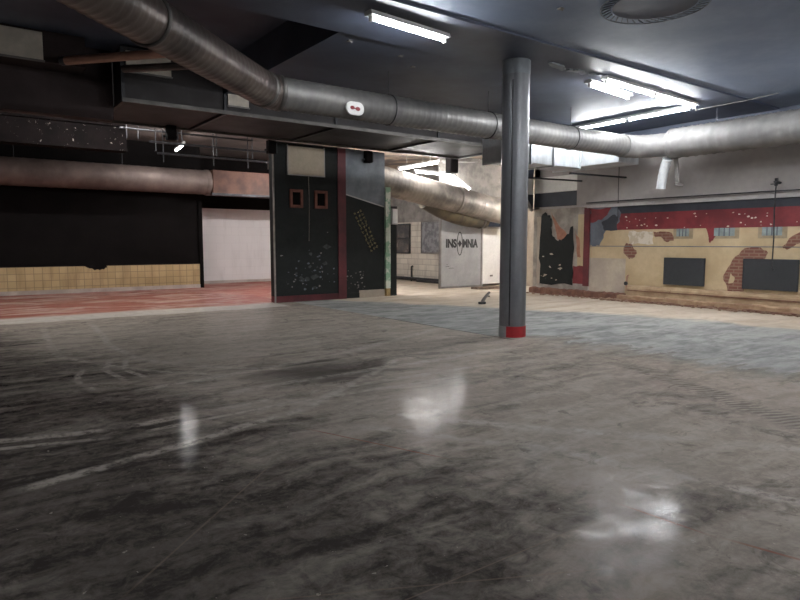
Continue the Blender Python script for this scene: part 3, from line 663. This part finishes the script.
# brown duct along the back wall
bd = thing('spiral_duct', 'long dusty brown round duct along the black back wall', 'duct', (0,20.2,3.47))
spiral((-7,20.35,3.47),(6.95,20.35,3.47),.39,.25).obj('run', M['duct_brown'], bd)
collar((6.95,20.35,3.47),(1,0,0),.39,.16).obj('collar', M['duct_brown'], bd)
for x in (-2,1.6,4.4): MB().tube([(x,20.35,3.85),(x,20.35,4.7)], .012, 6).obj('hanger', M['rod'], bd)
ob = thing('rectangular_duct', 'red brown rectangular duct joining the brown round one', 'duct', (8.4,20.4,3.1))
MB().cbox(7.05,10.6,20.0,20.8,3.08,3.86,.02).obj('casing', M['duct_orange'], ob); MB().cbox(7.0,10.6,19.96,20.02,3.04,3.12,.008).obj('lower_flange', M['rod'], ob)
# galvanised rectangular duct right of the pillar
gd = thing('rectangular_duct', 'shiny galvanised rectangular duct seen under the spiral duct right of the pillar', 'duct', (12,10,3.3))
MB().cbox(10.35,12.9,10.1,10.9,3.36,3.90,.012).obj('cross_run', M['galv'], gd)
MB().cbox(12.9,13.7,7.6 if False else 8.98,10.9,3.40,3.90,.012).obj('end_run', M['galv'], gd)
for x in (10.38,11.1,11.9,12.88): MB().box(x-.02,x+.02,10.06,10.94,3.33,3.93).obj('joint_flange', M['galv'], gd)
MB().box(10.33,10.35,10.1,10.9,3.36,3.90).obj('end_cap', M['galv'], gd)
for x in (10.9,12.5): MB().tube([(x,10.5,3.88),(x,10.5,ZL)], .01, 6).obj('hanger', M['rod'], gd)
for (a,b,lab) in (((12.4,11.5,3.22),(14.4,11.2,3.22),'dark wall bar behind the galvanised duct, the further one'),((12.4,10.0,3.20),(14.4,9.8,3.20),'dark wall bar below the end of the galvanised duct, the nearer one')):
    tag(MB().bar(a,b,.05,.04).obj('support_bar', M['rod'], loc=a), lab, 'bar')

# ------------------------------------------------------------------ pipes, cables, clutter under the ceiling
bp = thing('ceiling_pipe', 'thick brown pipe slanting below the ceiling behind the big duct at left', 'pipe', (2.2,10.6,4.4))
MB().tube([(1.68,11.5,4.42),(3.3,9.55,4.40)], .068, 20).obj('pipe', M['pipe_brown'], bp)
MB().tube([(1.64,11.54,4.42),(1.70,11.48,4.42)], .074, 20).obj('end_cap', M['rod'], bp)
tag(MB().tube([(2.5,11.2,4.36),(3.5,9.9,4.30)], .06, 16).obj('ceiling_pipe', M['duct_dark'], loc=(3,10.6,4.3)), 'darker grey brown pipe just under the thick brown one', 'pipe')
sb = MB().box(-7,3.8,17.0,17.25,3.86,4.40).box(-7,3.8,16.9,17.35,3.80,3.86).box(-7,3.8,16.9,17.35,4.40,4.46)
tag(sb.obj('roof_beam', M['beam_speck'], loc=(0,17.1,3.8)), 'dark beam speckled with white flakes under the rear ceiling', 'beam')
for (y,z,x0,x1,r,lab) in ((16.4,4.02,4.2,10,.03,'upper dark pipe under the rear ceiling beside the lamp'),(17.2,3.86,4.6,10,.028,'lower dark pipe under the rear ceiling beside the lamp'),(15.4,4.12,3.3,6.5,.022,'thin pipe close to the plenum edge above the rear lamp')):
    t = thing('ceiling_pipe', lab, 'pipe', (x0,y,z))
    MB().tube([(x0,y,z),(x1,y,z)], r, 12).obj('pipe', M['rod'], t)
    for x in (x0+.15,(x0+x1)/2-1.2,(x0+x1)/2-.2): MB().tube([(x,y,z-.22),(x,y,4.7)], .014, 6).obj('hanger', M['rod'], t)
# ceiling marks: vent, hooks, conduits
vt = thing('ceiling_vent', 'round ceiling vent with fanned fins near the top right edge', 'vent', (7.0,4.45,ZL-.03))
c0 = (7.0,4.45)
MB().tube([(c0[0]+.62*math.cos(a),c0[1]+.62*math.sin(a),ZL-.02) for a in [i*2*PI/48 for i in range(49)]], .008, 6, cap=False).obj('rim', M['greyblue'], vt)
f = MB()
for i in range(40):
    a = i*2*PI/40; f.bar((c0[0]+.61*math.cos(a),c0[1]+.61*math.sin(a),ZL-.015),(c0[0]+.50*math.cos(a+.16),c0[1]+.50*math.sin(a+.16),ZL-.015),.008,.012)
f.obj('fins', M['greyblue'], vt)
MB().tube([(c0[0],c0[1],ZL-.012),(c0[0],c0[1],ZL)], .48, 40).obj('disc', M['ceiling'], vt)
t = thing('conduit', 'thin grey conduit along the ceiling beside the right wall', 'conduit', (13.0,6.0,ZL-.05))
MB().tube([(12.9,7.15,4.29),(12.85,6.12,4.29),(12.8,5.5,4.31)], .008, 8).obj('tube', M['pipe_grey'], t)
MB().bar((12.9,7.15,4.27),(12.9,7.15,4.32),.03,.03).obj('clip', M['pipe_grey'], t)
for (x,y,z,lab) in ((4.75,7.75,4.37,'small pale hook on the dark ceiling left of the pillar lamp'),(5.75,7.9,4.37,'small pale hook on the ceiling behind the long lamp'),(6.25,8.25,4.37,'small pale hook on the ceiling just above the spiral duct'),(6.2,5.2,4.37,'small pale hook on the ceiling between beam and round vent')):
    t = thing('ceiling_hook', lab, 'hook', (x,y,z), 'hooks on the dark ceiling')
    MB().tube([(x,y,ZL),(x,y,z),(x+.03,y,z-.04),(x+.05,y,z)], .010, 6).obj('hook', M['pipe_grey'], t); MB().box(x-.03,x+.03,y-.03,y+.03,ZL-.012,ZL).obj('plate', M['pipe_grey'], t)
rs_ = thing('ceiling_patch', 'rough pale plaster patch on the beam beside the pillar top', 'plaster', (8.4,6.8,4.31))
f = MB(); rz = random.Random(3)
for i in range(9):
    cx, cy, s_ = 7.9+i*.16, 6.75+rz.uniform(-.05,.12), rz.uniform(.04,.10)
    f.poly([(cx+s_*1.4*math.cos(q)*rz.uniform(.6,1.3),cy+s_*math.sin(q)*rz.uniform(.6,1.3),4.32) for q in [j*PI/4 for j in range(8)]], (0,0,-.02))
f.obj('crust', M['sheet'], rs_)

# ------------------------------------------------------------------ fluorescent lamps
def lamp(p0, p1, label, group, zc, tube=TUBE, side=None, wd=None, tr=.019):
    wd = wd or (.15 if tube is TUBE else .07)
    p0, p1 = Vector(p0), Vector(p1); d = (p1-p0).normalized(); a = d.cross(Vector((0,0,1))).normalized(); up = a.cross(d)
    c = (p0+p1)/2
    t = thing('fluorescent_lamp', label, 'lamp', c, group)
    h = MB()
    q = [(-.5,0.035),(-.38,.085),(.38,.085),(.5,.035),(.44,.030),(-.44,.030)]
    ring0 = [p0 - d*.03 + a*(u*wd) + up*v for u, v in q]; ring1 = [p1 + d*.03 + a*(u*wd) + up*v for u, v in q]; n = len(q)
    h.add(ring0+ring1, [list(range(n)), [n+i for i in range(n)][::-1]] + [(i,i+n,(i+1)%n+n,(i+1)%n) for i in range(n)])
    h.obj('housing', M['housing'], t)
    MB().tube([p0+d*.03, p1-d*.03], tr, 10).obj('tube', tube, t)
    for p, s_ in ((p0,1),(p1,-1)): MB().bar(p-d*.0*s_, p+d*.03*s_, .05,.07).bar(p+up*.02,p+up*.05,.03,.03).obj('end_cap', M['plastic'], t)
    L = (p1-p0).length
    for e in (.2,.8):
        b = p0+(p1-p0)*e
        if zc-b.z > .1: MB().tube([b+up*.08, Vector((b.x,b.y,zc))], .007, 6).obj('hanger', M['pipe_grey'], t)
    return t
G1 = 'fluorescent tubes in the main room'
lamp((4.25,6.46,4.19),(5.52,6.57,4.19),'bare fluorescent tube lamp at top centre, left of the pillar',G1,4.32)
lamp((8.97,6.88,4.18),(10.35,7.05,4.18),'short bright tube lamp right of the pillar, in front of its pair',G1,4.32)
lamp((9.12,6.66,4.22),(10.68,6.75,4.22),'tube lamp right of the pillar, left half of the long line',G1,4.32)
lamp((10.74,6.755,4.22),(12.28,6.84,4.22),'tube lamp forming the right half of the long line, ending at the corner',G1,4.32)
lamp((12.36,6.98,4.22),(12.38,8.4,4.22),'tube lamp at the corner running away above the duct bend',G1,ZL)
lamp((12.38,8.46,4.22),(12.42,9.9,4.22),'dimmer tube lamp furthest along above the spiral duct',G1,ZL)
G2 = 'fluorescent tubes in the rear'
lamp((11.82,15.45,3.68),(13.25,15.45,3.68),'tube lamp hanging level above the stained sloping duct',G2,4.35,TUBE_C)
lamp((13.31,15.45,3.67),(14.08,15.45,3.26),'tube lamp tilting down at the end of the level one over the stained duct',G2,4.35,TUBE_C)
lamp((11.2,15.45,3.72),(11.75,14.25,3.84),'short tube lamp slanting beside the plenum above the stained duct',G2,4.35,TUBE_C)
lamp((5.52,17.9,4.26),(5.70,19.3,4.26),'tube lamp seen end on under the rear ceiling at left',G2,4.7,TUBE_C)
# unseen lamps added around the camera to brighten the room
G3 = 'added fill tubes behind the viewer'
for (x, y, z, lab) in ((5.0,-2.0,4.2,'added fill lamp behind the viewer at right'),(9.5,1.2,4.2,'added fill lamp near the right wall beside the viewer'),
                       (6.0,1.0,4.2,'added fill lamp over the floor to the right of the viewer'),(3.4,.2,4.2,'added fill lamp right above the viewer'),
                       (11.0,-1.8,4.2,'added fill lamp in the corner behind the viewer'),(11.0,3.2,4.2,'added fill lamp by the right wall just outside the view')):
    lamp((x,y,z),(x+1.5,y+.03,z),lab,G3,ZL)
lamp((-3.6,3.6,4.2),(-2.1,3.6,4.2),'added fill lamp to the left of the viewer',G3,ZL,TUBE_C)
G4 = 'added fill tubes hidden behind the plenum'  # unseen tubes added out of view to brighten the rear rooms
for (x, y, lab) in ((2.5,14.75,'added fill lamp behind the plenum over the red floor'),(-2.5,14.75,'added fill lamp behind the plenum far left')):
    lamp((x,y,4.58),(x+1.5,y,4.58),lab,G4,4.7,TUBE_FILL)

lamp((8.8,17.6,3.6),(10.3,17.6,3.6),'added fill lamp behind the partition facing the white wall',G4,4.7,TUBE_FILL)
lamp((9.6,14.9,3.6),(9.6,16.4,3.6),'added fill lamp behind the partition facing the steel panel',G4,4.7,TUBE_FILL)
lamp((10.7,14.16,4.22),(12.2,14.16,4.22),'added fill lamp tucked behind the plenum above the sloping duct',G4,4.35,TUBE_C)
lamp((14.75,12.99,3.0),(16.2,12.99,3.0),'added fill lamp inside the recess facing the white door',G4,3.1,TUBE_FILL)  # added out of view to brighten the door and steel panel
# hanging panel over the rear lamps
t = thing('hanging_box', 'dark box hanging from the plenum beside the slanting rear lamp', 'box', (12.5,14.5,3.6))
MB().cbox(12.35,12.65,14.4,14.65,3.62,4.3,.01).obj('case', M['black'], t); MB().tube([(12.5,14.5,4.2),(12.5,14.5,4.35)],.012,6).obj('rod', M['rod'], t)
for (a,b,lab) in (((12.9,15.4,4.1),(14.6,16.0,4.25),'loose pale ceiling strip above the rear lamps, the upper one'),((12.6,15.0,3.98),(14.2,15.3,4.15),'loose pale ceiling strip above the rear lamps, the lower one')):
    tag(MB().bar(a,b,.16,.02).obj('ceiling_strip', M['ledge'], loc=a), lab, 'strip')

# ------------------------------------------------------------------ floor clutter
t = thing('pipe_offcut', 'small bent rusty offcut standing on the floor left of the pillar', 'offcut', (10.6,11.1,0))
MB().tube([(10.58,11.12,.02),(10.60,11.10,.10),(10.68,11.06,.22),(10.74,11.02,.30)], [.05,.045,.035,.03], 10).obj('stem', M['pipe_grey'], t)
MB().cbox(10.50,10.66,11.06,11.18,0,.06,.012).obj('foot', M['rod'], t)
MB().tube([(10.66,11.06,.20),(10.76,11.04,.19)], .014, 8).obj('prong', M['rod'], t)
t = thing('timber_frame', 'dark broken timber lying on the floor below the white door', 'timber', (14.2,14.6,0))
MB().bar((13.7,14.9,.05),(15.4,14.2,.06),.08,.07).obj('rail', M['wood'], t); MB().bar((13.75,14.7,.04),(14.7,14.2,.05),.06,.06).obj('rail', M['wood'], t); MB().bar((13.7,14.9,.04),(13.75,14.65,.04),.06,.06).obj('cross_piece', M['wood'], t)
ru = MB(); rk = random.Random(21)
def stone(x, y, s_):
    vs = []
    for i in range(6):
        for j in range(4):
            a = 2*PI*i/6; b = PI*j/3
            q = s_*rk.uniform(.7,1.25); vs.append((x+q*math.sin(b)*math.cos(a), y+q*math.sin(b)*math.sin(a)*1.3, max(.0, s_*.45+q*.6*math.cos(b))))
    ru.add(vs, [(i*4+j, ((i+1)%6)*4+j, ((i+1)%6)*4+j+1, i*4+j+1) for i in range(6) for j in range(3)], 0)
for i in range(150):
    y = rk.uniform(4.2,12.8); stone(14.06-abs(rk.gauss(0,.10)), y, rk.uniform(.012,.05))
for i in range(40): stone(14.05-abs(rk.gauss(0,.1)), rk.gauss(9.75,.15), rk.uniform(.03,.07))
o = ru.obj('rubble', M['rubble'], loc=(14,8.5,0)); tag(o, 'crumbs of broken curb lying along the foot of the mural wall', 'rubble', kind='stuff')

# ------------------------------------------------------------------ camera, world, view
cam = bpy.data.cameras.new('camera'); co = bpy.data.objects.new('camera', cam); COL.objects.link(co)
cam.sensor_width = 36; cam.lens = 620/800*36; cam.clip_start = .05; cam.clip_end = 200
co.location = (0,0,1.5); co.rotation_euler = (PI/2-math.atan(57/620), 0, -math.radians(36))
scene.camera = co
wd = bpy.data.worlds.new('world'); scene.world = wd; wd.use_nodes = True
wd.node_tree.nodes['Background'].inputs[0].default_value = (.01,.01,.012,1)
vs = scene.view_settings; vs.view_transform = 'Standard'; vs.look = 'None'; vs.gamma = 1; vs.use_curve_mapping = False; vs.exposure = 2.2
